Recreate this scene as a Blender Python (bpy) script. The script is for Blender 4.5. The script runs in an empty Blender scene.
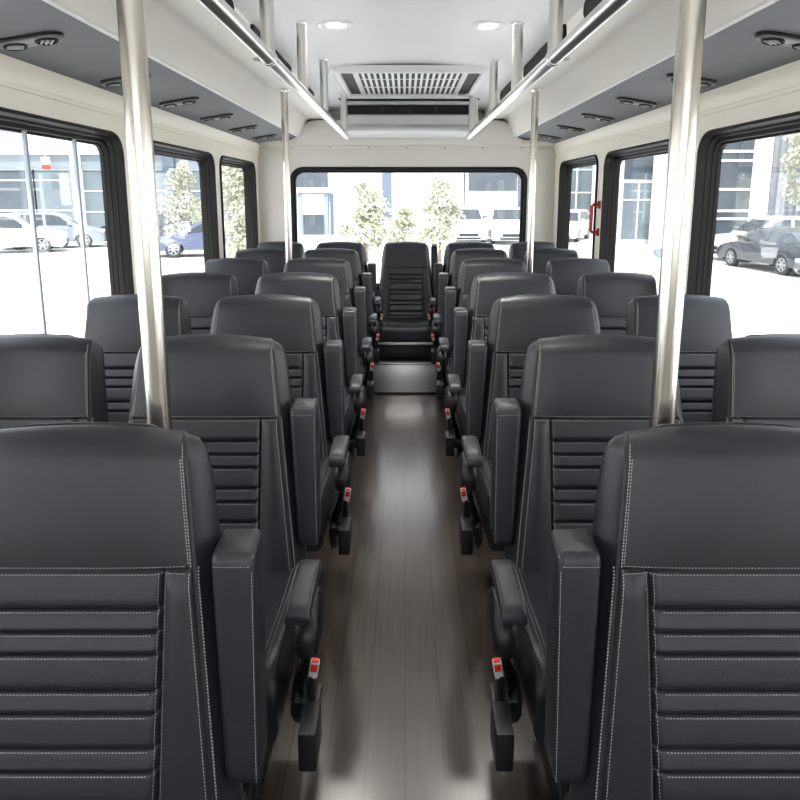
import bpy, bmesh, math, random
from mathutils import Vector, Matrix
random.seed(7)
PI = math.pi
S = bpy.context.scene
C = S.collection

# ------------------------------------------------------------------ helpers
def obj(name, bm, mat, parent=None, smooth=True, angle=35):
    bmesh.ops.remove_doubles(bm, verts=bm.verts, dist=1e-5)
    bmesh.ops.recalc_face_normals(bm, faces=bm.faces)
    me = bpy.data.meshes.new(name)
    bm.to_mesh(me); bm.free()
    if smooth:
        for p in me.polygons: p.use_smooth = True
        try: me.set_sharp_from_angle(angle=math.radians(angle))
        except Exception: pass
    for m in (mat if isinstance(mat, (list, tuple)) else [mat]): me.materials.append(m)
    o = bpy.data.objects.new(name, me); C.objects.link(o)
    if parent: o.parent = parent
    return o

def tag(o, label, cat, group=None, kind=None):
    o['label'] = label; o['category'] = cat
    if group: o['group'] = group
    if kind: o['kind'] = kind
    return o

def thing(name, label, cat, loc=(0, 0, 0), rz=0, group=None):
    o = bpy.data.objects.new(name, None); C.objects.link(o)
    o.location = loc; o.rotation_euler = (0, 0, rz); o.empty_display_size = .1
    return tag(o, label, cat, group)

def struct(name, bm, mat, parent=None, **k):
    o = obj(name, bm, mat, parent, **k)
    if parent is None: o['kind'] = 'structure'
    return o

def dup(root, loc, rz, label, group=None):
    r = root.copy(); C.objects.link(r); r.location = loc; r.rotation_euler = (0, 0, rz); r['label'] = label
    if group: r['group'] = group
    for ch in list(root.children):
        c = ch.copy(); C.objects.link(c); c.parent = r
        for g in list(ch.children):
            d = g.copy(); C.objects.link(d); d.parent = c
    return r

def add_box(bm, x0, x1, y0, y1, z0, z1, bevel=0, seg=2, mi=0):
    b = bmesh.new(); bmesh.ops.create_cube(b, size=1)
    for v in b.verts:
        v.co = Vector(((x0 + x1) / 2 + v.co.x * (x1 - x0), (y0 + y1) / 2 + v.co.y * (y1 - y0), (z0 + z1) / 2 + v.co.z * (z1 - z0)))
    if bevel: bmesh.ops.bevel(b, geom=b.edges[:], offset=bevel, segments=seg, profile=.6, affect='EDGES')
    merge(bm, b, mi)

def merge(bm, b, mi=0, mat=None):
    vm = {}
    for v in b.verts:
        vm[v] = bm.verts.new(mat @ v.co if mat else v.co)
    for f in b.faces:
        try:
            nf = bm.faces.new([vm[v] for v in f.verts]); nf.material_index = mi
        except ValueError: pass
    b.free()

def box(*a, **k):
    bm = bmesh.new(); add_box(bm, *a, **k); return bm

def loft(bm, loops, cap0=True, cap1=True, closed=True, ring=False, mi=0):
    vs = [[bm.verts.new(p) for p in l] for l in loops]
    n = len(vs[0]); m = len(vs)
    for i in range(m if ring else m - 1):
        a, b = vs[i], vs[(i + 1) % m]
        for j in range(n if closed else n - 1):
            k = (j + 1) % n
            try: bm.faces.new((a[j], a[k], b[k], b[j])).material_index = mi
            except ValueError: pass
    for do, l in ((cap0, vs[0]), (cap1, vs[-1])):
        if do and not ring and closed:
            try: bm.faces.new(l).material_index = mi
            except ValueError: pass
    return bm

def add_tube(bm, pts, r, seg=16, cap=True, mi=0):
    pts = [Vector(p) for p in pts]; loops = []
    for i, p in enumerate(pts):
        t = (pts[min(i + 1, len(pts) - 1)] - pts[max(i - 1, 0)]).normalized()
        up = Vector((0, 0, 1)) if abs(t.z) < .9 else Vector((0, 1, 0))
        a = t.cross(up).normalized(); b = t.cross(a)
        rr = r[i] if isinstance(r, (list, tuple)) else r
        loops.append([p + a * math.cos(2 * PI * k / seg) * rr + b * math.sin(2 * PI * k / seg) * rr for k in range(seg)])
    loft(bm, loops, cap, cap, mi=mi)

def add_lathe(bm, prof, seg=24, mat=None, mi=0):
    """prof = [(r, z)...] about z"""
    b = bmesh.new()
    loft(b, [[Vector((r * math.cos(2 * PI * k / seg), r * math.sin(2 * PI * k / seg), z)) for k in range(seg)] for r, z in prof])
    merge(bm, b, mi, mat)

def rrect(x0, x1, y0, y1, r, n=6):
    """rounded rectangle loop, list of 2D points"""
    out = []
    for cx, cy, a0 in ((x1 - r, y1 - r, 0), (x0 + r, y1 - r, 90), (x0 + r, y0 + r, 180), (x1 - r, y0 + r, 270)):
        for k in range(n + 1):
            a = math.radians(a0 + 90 * k / n)
            out.append((cx + r * math.cos(a), cy + r * math.sin(a)))
    return out

def plate(outer, holes, fn0, fn1):
    """flat plate with holes: fn0/fn1 map a 2D point to the two faces' 3D points"""
    bm = bmesh.new()
    for fn in (fn0, fn1):
        b = bmesh.new(); es = []
        for loop in [outer] + holes:
            vs = [b.verts.new((p[0], p[1], 0)) for p in loop]
            for i in range(len(vs)): es.append(b.edges.new((vs[i], vs[(i + 1) % len(vs)])))
        bmesh.ops.triangle_fill(b, use_beauty=True, use_dissolve=False, edges=es)
        for v in b.verts: v.co = fn((v.co.x, v.co.y))
        merge(bm, b)
    for loop in [outer] + holes:
        loft(bm, [[fn0(p) for p in loop], [fn1(p) for p in loop]], False, False)
    return bm

# ------------------------------------------------------------------ materials
def mat(name, col, rough=.5, metal=0, spec=.5, bump=0, bscale=200, var=0, vscale=8, coat=0, emit=None, estr=0, stretch=None):
    m = bpy.data.materials.new(name); m.use_nodes = True
    nt = m.node_tree; n = nt.nodes; b = n['Principled BSDF']
    b.inputs['Base Color'].default_value = (*col, 1); b.inputs['Roughness'].default_value = rough
    b.inputs['Metallic'].default_value = metal; b.inputs['Specular IOR Level'].default_value = spec
    b.inputs['Coat Weight'].default_value = coat
    tc = n.new('ShaderNodeTexCoord'); src = tc.outputs['Object']
    if stretch:
        mp = n.new('ShaderNodeMapping'); mp.inputs['Scale'].default_value = stretch
        nt.links.new(src, mp.inputs[0]); src = mp.outputs[0]
    if var:
        nz = n.new('ShaderNodeTexNoise'); nz.inputs['Scale'].default_value = vscale; nz.inputs['Detail'].default_value = 5
        nt.links.new(src, nz.inputs['Vector'])
        mx = n.new('ShaderNodeMix'); mx.data_type = 'RGBA'
        mx.inputs[6].default_value = (*[c * (1 - var) for c in col], 1); mx.inputs[7].default_value = (*[min(1, c * (1 + var)) for c in col], 1)
        nt.links.new(nz.outputs[0], mx.inputs[0]); nt.links.new(mx.outputs[2], b.inputs['Base Color'])
    if bump:
        nz = n.new('ShaderNodeTexNoise'); nz.inputs['Scale'].default_value = bscale; nz.inputs['Detail'].default_value = 3
        nt.links.new(src, nz.inputs['Vector'])
        bp = n.new('ShaderNodeBump'); bp.inputs['Strength'].default_value = bump; bp.inputs['Distance'].default_value = .002
        nt.links.new(nz.outputs[0], bp.inputs['Height']); nt.links.new(bp.outputs[0], b.inputs['Normal'])
    if emit:
        b.inputs['Emission Color'].default_value = (*emit, 1); b.inputs['Emission Strength'].default_value = estr
    return m

def glass_mat(name, tint=(1, 1, 1), refl=.06):
    m = bpy.data.materials.new(name); m.use_nodes = True
    nt = m.node_tree; n = nt.nodes; n.clear()
    out = n.new('ShaderNodeOutputMaterial'); mx = n.new('ShaderNodeMixShader')
    t = n.new('ShaderNodeBsdfTransparent'); t.inputs[0].default_value = (*tint, 1)
    g = n.new('ShaderNodeBsdfGlossy'); g.inputs['Roughness'].default_value = .02
    lw = n.new('ShaderNodeLayerWeight'); lw.inputs[0].default_value = .25
    mm = n.new('ShaderNodeMath'); mm.operation = 'MULTIPLY'; mm.inputs[1].default_value = refl * 4
    ad = n.new('ShaderNodeMath'); ad.operation = 'ADD'; ad.inputs[1].default_value = refl * .4
    nt.links.new(lw.outputs['Fresnel'], mm.inputs[0]); nt.links.new(mm.outputs[0], ad.inputs[0])
    nt.links.new(ad.outputs[0], mx.inputs[0]); nt.links.new(t.outputs[0], mx.inputs[1]); nt.links.new(g.outputs[0], mx.inputs[2])
    nt.links.new(mx.outputs[0], out.inputs[0])
    return m

def floor_mat():
    m = bpy.data.materials.new('vinyl_planks'); m.use_nodes = True
    nt = m.node_tree; n = nt.nodes; L = nt.links; b = n['Principled BSDF']
    tc = n.new('ShaderNodeTexCoord')
    mp = n.new('ShaderNodeMapping'); mp.inputs['Rotation'].default_value = (0, 0, PI / 2); mp.inputs['Location'].default_value = (0, .0, 0)
    L.new(tc.outputs['Object'], mp.inputs[0])
    br = n.new('ShaderNodeTexBrick'); br.inputs['Scale'].default_value = 1
    br.inputs['Brick Width'].default_value = 1.25; br.inputs['Row Height'].default_value = .105
    br.inputs['Mortar Size'].default_value = .0026; br.inputs['Mortar Smooth'].default_value = .3
    br.inputs['Color1'].default_value = (.054, .037, .027, 1); br.inputs['Color2'].default_value = (.067, .048, .036, 1)
    br.inputs['Mortar'].default_value = (.018, .015, .014, 1)
    L.new(mp.outputs[0], br.inputs['Vector'])
    m2 = n.new('ShaderNodeMapping'); m2.inputs['Scale'].default_value = (90, 3.5, 1); L.new(tc.outputs['Object'], m2.inputs[0])
    nz = n.new('ShaderNodeTexNoise'); nz.inputs['Scale'].default_value = 1; nz.inputs['Detail'].default_value = 6; L.new(m2.outputs[0], nz.inputs['Vector'])
    rp = n.new('ShaderNodeValToRGB'); rp.color_ramp.elements[0].color = (.72, .72, .72, 1); rp.color_ramp.elements[1].color = (1.2, 1.2, 1.2, 1)
    rp.color_ramp.elements[0].position = .35; rp.color_ramp.elements[1].position = .7
    L.new(nz.outputs[0], rp.inputs[0])
    mx = n.new('ShaderNodeMix'); mx.data_type = 'RGBA'; mx.blend_type = 'MULTIPLY'; mx.inputs[0].default_value = 1
    L.new(br.outputs[0], mx.inputs[6]); L.new(rp.outputs[0], mx.inputs[7]); L.new(mx.outputs[2], b.inputs['Base Color'])
    b.inputs['Roughness'].default_value = .30; b.inputs['Coat Weight'].default_value = .85; b.inputs['Coat Roughness'].default_value = .2
    bp = n.new('ShaderNodeBump'); bp.inputs['Strength'].default_value = .25; bp.inputs['Distance'].default_value = .002
    L.new(nz.outputs[0], bp.inputs['Height']); L.new(bp.outputs[0], b.inputs['Normal'])
    return m

M = dict(
    leather=mat('charcoal_leather', (.0215, .0235, .0285), .38, spec=.5, bump=.25, bscale=420, var=.12, vscale=14),
    stitch=mat('grey_thread', (.46, .45, .43), .7),
    plastic=mat('black_plastic', (.010, .010, .011), .42, bump=.1, bscale=300),
    frame=mat('black_steel', (.012, .012, .014), .38),
    rubber_shade=mat('black_rubber_and_shade', (.008, .008, .009), .6, spec=.2),
    liner=mat('black_window_liner', (.010, .0093, .0085), .6, spec=.2),
    steel=mat('brushed_steel', (.66, .63, .57), .22, metal=1, bump=.06, bscale=30, stretch=(40, 40, .6)),
    steelr=mat('polished_steel', (.70, .69, .67), .30, metal=1),
    steelp=mat('brushed_steel_panel', (.80, .80, .81), .36, metal=1, bump=.12, bscale=20, stretch=(.8, 30, 30)),
    wall=mat('cream_panel', (.86, .80, .69), .5, bump=.08, bscale=60, var=.02),
    bulk=mat('beige_fabric_panel', (.80, .765, .71), .75, bump=.2, bscale=300, var=.02),
    rearw=mat('rear_panel', (.69, .66, .61), .55, var=.02),
    soffit=mat('grey_soffit', (.135, .138, .15), .6, bump=.15, bscale=300, var=.04),
    ceil=mat('white_headliner', (.80, .80, .79), .6, bump=.05, bscale=120),
    white=mat('white_plastic', (.78, .78, .77), .4),
    acw=mat('grey_white_plastic', (.62, .62, .60), .4),
    dark=mat('dark_void', (.006, .006, .007), .7),
    floor=floor_mat(),
    ventp=mat('grey_vent_plastic', (.16, .16, .165), .35),
    red=mat('red_plastic', (.42, .015, .02), .35),
    buckle=mat('pale_plastic', (.6, .6, .58), .35),
    redb=mat('red_button', (.75, .03, .025), .35),
    lamp=mat('lamp_lens', (.9, .9, .9), .4, emit=(1, .97, .90), estr=7),
    glass=glass_mat('bus_glass', (.985, .985, .985), .05),
    asphalt=mat('pale_concrete', (.70, .70, .69), .9, var=.12, vscale=.25),
    carw=mat('white_paint', (.80, .81, .82), .25, coat=.5),
    carsil=mat('silver_paint', (.25, .275, .30), .28, metal=.3, coat=.5),
    carblue=mat('slate_blue_paint', (.075, .10, .165), .28, metal=.2, coat=.5),
    cardark=mat('dark_grey_paint', (.03, .035, .042), .25, metal=.2, coat=.5),
    carg=mat('grey_paint', (.10, .108, .12), .28, metal=.3, coat=.5),
    cglass=mat('car_glass', (.03, .038, .045), .08, spec=.6),
    tyre=mat('tyre', (.03, .03, .03), .8),
    alloy=mat('alloy', (.30, .31, .32), .35, metal=.6),
    headl=mat('headlamp_lens', (.62, .64, .66), .15),
    tail=mat('tail_lens', (.45, .03, .03), .2),
    leaf=mat('pale_green_leaves', (.44, .445, .34), .6, var=.2, vscale=1.5),
    bark=mat('bark', (.22, .18, .14), .9, var=.3, vscale=8),
    bwhite=mat('white_render', (.66, .68, .70), .8, var=.03, vscale=.5),
    bgrey=mat('blue_grey_cladding', (.17, .205, .235), .6, var=.04, vscale=.6),
    bcorr=mat('grey_corrugated_cladding', (.20, .215, .24), .6),
    bglass=mat('blue_office_glass', (.115, .145, .165), .15, spec=.5, var=.25, vscale=.7),
    bglassd=mat('dark_office_glass', (.05, .063, .077), .15, spec=.5, var=.3, vscale=.9),
    bframe=mat('white_window_frame', (.70, .73, .76), .5),
    bcol=mat('slate_column', (.06, .085, .125), .6),
    hood=mat('grey_pole', (.38, .42, .47), .5),
)

# ------------------------------------------------------------------ shell
XL, XR, XC = -1.36, 1.39, .015
Y0, Y1 = -1.0, 6.25
ZC = 2.29
Z_SILL, Z_HEAD = .80, 1.785

struct('floor', box(XL - .1, XR + .1, Y0, Y1 + .1, -.06, 0), M['floor'], smooth=False)

LW = [(-.85, .10), (.25, 1.55), (1.72, 3.255), (3.575, 4.80), (4.955, 6.10)]
RW = [(-.85, .10), (.25, 1.60), (1.78, 3.20), (3.37, 4.69), (4.86, 6.03)]
def win_loop(a, b, z0=Z_SILL, z1=Z_HEAD, r=.10, d=0): return rrect(a + d, b - d, z0 + d, z1 - d, r, 7)

for side, X, wins in (('left', XL, LW), ('right', XR, RW)):
    sg = -1 if side == 'left' else 1
    holes = [win_loop(a, b) for a, b in wins]
    outer = [(Y0, 0), (Y1, 0), (Y1, 2.30), (Y0, 2.30)]
    struct('wall_' + side, plate(outer, holes, lambda p: Vector((X, p[0], p[1])), lambda p: Vector((X + sg * .10, p[0], p[1]))), M['wall'], smooth=False)

# rear wall with window
RX0, RX1, RZ0, RZ1 = -1.065, 1.13, .62, 1.75
rear_hole = rrect(RX0, RX1, RZ0, RZ1, .12, 8)
struct('wall_rear', plate([(XL - .1, 0), (XR + .1, 0), (XR + .1, 2.32), (XL - .1, 2.32)], [rear_hole], lambda p: Vector((p[0], Y1, p[1])), lambda p: Vector((p[0], Y1 + .08, p[1]))), M['rearw'], smooth=False)

struct('wall_front_baffle', plate([(XL - .1, 0), (XR + .1, 0), (XR + .1, 2.32), (XL - .1, 2.32)], [rrect(-1.05, 1.05, 1.25, 1.95, .12, 6)], lambda p: Vector((p[0], Y0, p[1])), lambda p: Vector((p[0], Y0 - .08, p[1]))), M['rearw'], smooth=False)  # unseen front, added with a small opening to cut frontal light

# side windows: liner, pane, mullions
wn = 0
for side, X, wins in (('left', XL, LW), ('right', XR, RW)):
    sg = -1 if side == 'left' else 1
    for i, (a, b) in enumerate(wins):
        wn += 1
        w = bpy.data.objects.new('window_%d' % wn, None); C.objects.link(w); w['kind'] = 'structure'
        bm = bmesh.new()
        # stepped liner: (depth outward, inset sides, inset top, radius)
        steps = [(-.003, -.006, -.006, .106), (-.012, -.001, 0, .10), (-.012, .012, .010, .09), (.004, .016, .014, .085), (.030, .017, .016, .085), (.032, .024, .026, .075),
                 (.056, .025, .028, .075), (.058, .033, .044, .065), (.080, .034, .046, .065), (.080, .042, .055, .06), (.098, .042, .055, .06), (.098, -.0, -.0, .10)]
        loops = []
        for dx, ins, it, r in steps:
            lp = rrect(a + ins, b - ins * .4, Z_SILL + ins, Z_HEAD - it, r, 8)
            loops.append([Vector((X + sg * dx, p[0], p[1])) for p in lp])
        loft(bm, loops, ring=True)
        obj('window_frame', bm, M['liner'], w, angle=25)
        lp = rrect(a + .036, b - .014, Z_SILL + .036, Z_HEAD - .048, .06, 8)
        obj('pane', plate(lp, [], lambda p: Vector((X + sg * .084, p[0], p[1])), lambda p: Vector((X + sg * .088, p[0], p[1]))), M['glass'], w, smooth=False)
        if side == 'left' and i == 2:
            for yy in (2.57, 2.95):
                obj('mullion', box(X - .083, X - .067, yy - .008, yy + .008, Z_SILL + .03, Z_HEAD - .045, bevel=.003), M['hood'], w)
# rear window
wn += 1
w = bpy.data.objects.new('window_%d' % wn, None); C.objects.link(w); w['kind'] = 'structure'
bm = bmesh.new()
loops = []
for dy, ins, r in ((-.001, -.006, .126), (-.016, -.002, .122), (-.018, .010, .11), (-.016, .022, .10), (.010, .030, .10), (.012, .046, .085), (.05, .048, .085), (.05, .0, .12)):
    loops.append([Vector((p[0], Y1 + dy, p[1])) for p in rrect(RX0 + ins, RX1 - ins, RZ0 + ins, RZ1 - ins, r, 8)])
loft(bm, loops, ring=True)
obj('window_frame', bm, M['rubber_shade'], w)
obj('pane', plate(rrect(RX0 + .04, RX1 - .04, RZ0 + .04, RZ1 - .04, .09, 8), [], lambda p: Vector((p[0], Y1 + .030, p[1])), lambda p: Vector((p[0], Y1 + .034, p[1]))), M['glass'], w, smooth=False)

# ceiling and overhead mouldings (profiles run the length of the bus)
def run_profile(pts, y0, y1, back=None):
    bm = bmesh.new()
    loft(bm, [[Vector((p[0], y, p[1])) for p in pts] for y in (y0, y1)])
    return bm
def zceil(r): return ZC + .012 - .028 * (r / .5) ** 2
rs_ = [-.72, -.6, -.5, -.4, -.3, -.2, -.1, 0, .1, .2, .3, .4, .5, .6, .72]
cpts = [(XC - .72, ZC + .06)] + [(XC + r, zceil(r)) for r in rs_] + [(XC + .72, ZC + .06)]
struct('ceiling', run_profile(cpts, Y0, Y1 + .05), M['ceil'])
tn = 0
for sg, X in ((-1, XL), (1, XR)):
    hw = abs(X - XC)
    def P(r, z): return (XC + sg * r, z)
    # ledge strip + cove above the windows
    tn += 1
    cove = [P(hw, 1.862), P(hw - .012, 1.862), P(hw - .014, 1.876), P(hw - .008, 1.882), P(hw - .010, 1.90), P(hw - .022, 1.93), P(hw - .05, 1.952), P(hw, 1.955)]
    struct('trim_%d' % tn, run_profile(cove, Y0, Y1), M['wall'])
    tn += 1
    sof = [P(hw, 1.954), P(hw - .04, 1.950), P(.967, 2.010), P(.960, 2.018), P(.96, 2.06), P(hw, 2.06)]
    struct('trim_%d' % tn, run_profile(sof, Y0, Y1), M['soffit'], smooth=False)
    tn += 1
    blk = [P(.972, 2.009), P(.962, 2.009), P(.950, 2.020), P(.885, 2.150), P(.872, 2.160), P(.86, 2.163), P(.735, 2.163), P(.715, 2.168), P(.704, 2.18), P(.700, 2.22), P(.700, ZC + .05), P(.972, ZC + .05)]
    struct('trim_%d' % tn, run_profile(blk, Y0, Y1), M['bulk'], angle=50)
# white edging bead between soffit and bulkhead
    tn += 1
    bm = bmesh.new(); add_tube(bm, [(XC + sg * .966, Y0, 2.008), (XC + sg * .966, Y1, 2.008)], .006, 8)
    struct('trim_%d' % tn, bm, M['white'])
# rear cap: shaped panel across the back, below the ducts
tn += 1
def cap_profile():
    up = [(-1.325, 1.962), (-1.04, 1.975), (-.985, 2.0), (-.95, 2.04), (-.915, 2.10), (-.87, 2.132), (-.80, 2.145), (-.60, 2.148)]
    pts = [(XC + a, z) for a, z in up] + [(XC - a, z) for a, z in reversed(up)]
    return pts + [(XC + 1.325, 1.94), (XC - 1.325, 1.94)]
bm = bmesh.new()
cp = cap_profile()
loft(bm, [[Vector((p[0], y, p[1])) for p in cp] for y in (6.06, Y1)])
struct('trim_%d' % tn, bm, M['rearw'], smooth=False)
tn += 1
bm = bmesh.new()
n_up = 16
for i in range(n_up - 1):
    add_tube(bm, [(cp[i][0], 6.058, cp[i][1] + .002), (cp[i + 1][0], 6.058, cp[i + 1][1] + .002)], .006, 6)
struct('trim_%d' % tn, bm, M['acw'])
tn += 1
tr = struct('trim_%d' % tn, box(XL + .005, XR - .005, Y1 - .024, Y1 + .001, 1.915, 1.945, bevel=.004), M['rearw'])
tn += 1
struct('trim_%d' % tn, box(XL + .005, XR - .005, Y1 - .012, Y1 + .001, 1.945, 1.957), M['rubber_shade'])  # black strip standing in for the shadow gap above the trim
for k in range(7):
    bm = bmesh.new()
    add_lathe(bm, [(.0001, -.004), (.006, -.004), (.006, .002), (.0001, .002)], 8, Matrix.Translation((XC - 1.05 + k * .35, Y1 - .0255, 1.927)) @ Matrix.Rotation(PI / 2, 4, 'X'))
    obj('screw', bm, M['frame'], tr)

# ------------------------------------------------------------------ seats
def grid_sorted(vals, lo, hi): return sorted(set(round(v, 5) for v in vals if lo <= v <= hi))
K = .26; ZSEAM = .873; ZB = .40; ZT = 1.084; CROWN = .012
RIBS = [ZSEAM, .811, .774, .739, .682, .646, .592, .556, .502, .466, .41]
RX = .160

def sm(t): t = max(0, min(1, t)); return t * t * (3 - 2 * t)
def hw_plain(z, fl):
    return .193 + (1.09 - z) * (.055 + .055 * fl)
def y_front(z): return -.043 - (1.1 - z) * K
def bulges(x, z, hw):
    ax = abs(x); d = 0
    if z >= ZSEAM:
        t = (z - ZSEAM) / (ZT - ZSEAM)
        d += .014 * (1 - (ax / hw) ** 4) * math.sin(PI * min(1, .12 + t * .88)) ** .7
    else:
        fade = sm((ZSEAM - z) / .03)
        if ax < RX:
            for i in range(len(RIBS) - 1):
                if RIBS[i + 1] <= z < RIBS[i]:
                    t = (z - RIBS[i + 1]) / (RIBS[i] - RIBS[i + 1])
                    e = sm((RX - ax) / .012)
                    hgt = RIBS[i] - RIBS[i + 1]
                    f = min(1, t * hgt / .010) ** .55 * (1 - .72 * t ** 1.3) if hgt < .045 else min(1, t * hgt / .012) ** .55 * (1 - .55 * t ** 1.6)
                    d += .012 * f * e
        else:
            t = (ax - RX) / max(.01, hw - RX)
            d += .011 * math.sin(PI * min(1, t)) * fade + .004 * t
    for g in RIBS[1:]:
        if ax < RX and abs(z - g) < .01: d -= .004 * math.exp(-((z - g) / .003) ** 2)
    d -= .006 * math.exp(-((z - ZSEAM) / .0035) ** 2)
    if z < ZSEAM + .002: d -= .006 * math.exp(-((ax - RX) / .0035) ** 2)
    return d

def section(z, fl):
    """closed horizontal loop of the backrest at height z (before crown)"""
    R = .030; Rf = .042
    hw0 = hw_plain(z, fl); hw = hw0; yf = y_front(z); th = .115 - .03 * sm((z - .75) / .35)
    yb = yf + th
    if z > ZT - R:
        t = (z - (ZT - R)) / R; hw = hw0 - R * .55 * (1 - math.sqrt(max(0, 1 - t * t)))
    if z > ZT - Rf:
        t = (z - (ZT - Rf)) / Rf; e = 1 - math.sqrt(max(0, 1 - t * t))
        yf += e * th * .54; yb -= e * th * .43
    k = hw / hw0
    rc = min(.016, (yb - yf) * .25)
    xs = [0, .03, .06, .09, .115, .135, .146, .152, .156, .158, .16, .162, .164, .167]
    e = hw0 - rc
    xs = xs + [e - f * (e - .167) for f in (.75, .5, .25, .08)] + [e]
    # keep a constant count
    pts = []
    crn = CROWN * sm((z - .95) / .13)
    def zc(x): return z + crn * (1 - min(1, abs(x) / hw0) ** 2)
    full = [-x for x in reversed(xs) if x > 0] + xs
    for x in full:
        pts.append(Vector((x * k, yf - bulges(x, z, hw0), zc(x))))
    def sidepts(s):
        out = []
        c = (hw - rc)
        for a in (25, 45, 60, 90):
            ra = math.radians(a)
            q = .0045 if a == 45 else 0
            out.append(Vector((s * (c + (rc - q) * math.sin(ra)), yf + (rc) - (rc - q) * math.cos(ra) - .004 * (1 - a / 90), zc(hw0))))
        dep = (yb - yf)
        tt = max(0, min(1, (ZT - z) / .11)); ramp = math.sqrt(1 - (1 - tt) ** 2) * (.55 + .45 * fl)
        for f, b in ((.30, .010), (.42, .018), (.55, .023), (.68, .023), (.80, .016), (.92, -.002), (1.0, -.026)):
            bb = b * ramp if b > 0 else b
            out.append(Vector((s * (hw + bb), yf + dep * f, zc(hw0) - .012 * (1 - tt) * f)))
        return out
    r = sidepts(1); l = sidepts(-1)
    return pts + r + [Vector((x * hw, yb + .004, zc(x * hw))) for x in (.6, .2, -.2, -.6)] + list(reversed(l))

def z_samples(lo, hi):
    v = [lo, hi]
    z = lo
    while z < hi: v.append(z); z += .016
    for g in RIBS:
        for d in (-.012, -.009, -.006, -.0035, -.002, 0, .0012, .0025, .004, .006, .008, .010, .0125): v.append(g + d)
    for a in range(0, 91, 9):
        v.append(ZT - .048 + .048 * math.sin(math.radians(a)) - (1e-4 if a == 90 else 0))
    return grid_sorted(v, lo, hi)

NRM = Vector((0, -1, -K)).normalized()
def add_dashes(bm, pts, nrm_fn, dash=.0030, gap=.0026, w=.00072, h=.0008):
    """thread dashes along a polyline"""
    segs = []; 
    L = [0]
    for a, b in zip(pts, pts[1:]): L.append(L[-1] + (b - a).length)
    def at(s):
        for i in range(len(L) - 1):
            if s <= L[i + 1] or i == len(L) - 2:
                t = (s - L[i]) / max(1e-9, L[i + 1] - L[i]); return pts[i].lerp(pts[i + 1], t)
    s = 0
    while s + dash < L[-1]:
        a, b = at(s), at(s + dash)
        t = (b - a).normalized(); n = nrm_fn((a + b) / 2); u = t.cross(n).normalized()
        loops = []
        for p, sc in ((a, .6), (b, .6)):
            loops.append([p + u * w * sc, p + n * h, p - u * w * sc, p - n * h])
        m = (a + b) / 2
        loops.insert(1, [m + u * w, m + n * h * 1.4, m - u * w, m - n * h])
        loft(bm, loops)
        s += dash + gap

def front_pt(x, z, fl, off=.0006):
    hw0 = hw_plain(z, fl); crn = CROWN * sm((z - .95) / .13)
    Rf = .042; yf = y_front(z)
    if z > ZT - Rf:
        t = (z - (ZT - Rf)) / Rf; yf += (1 - math.sqrt(max(0, 1 - t * t))) * (.115 - .03 * sm((z - .75) / .35)) * .54
    return Vector((x, yf - bulges(x, z, hw0) - off, z + crn * (1 - min(1, abs(x) / hw0) ** 2)))

def frange(a, b, st):
    n = max(1, int(round(abs(b - a) / st))); return [a + (b - a) * i / n for i in range(n + 1)]

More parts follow.
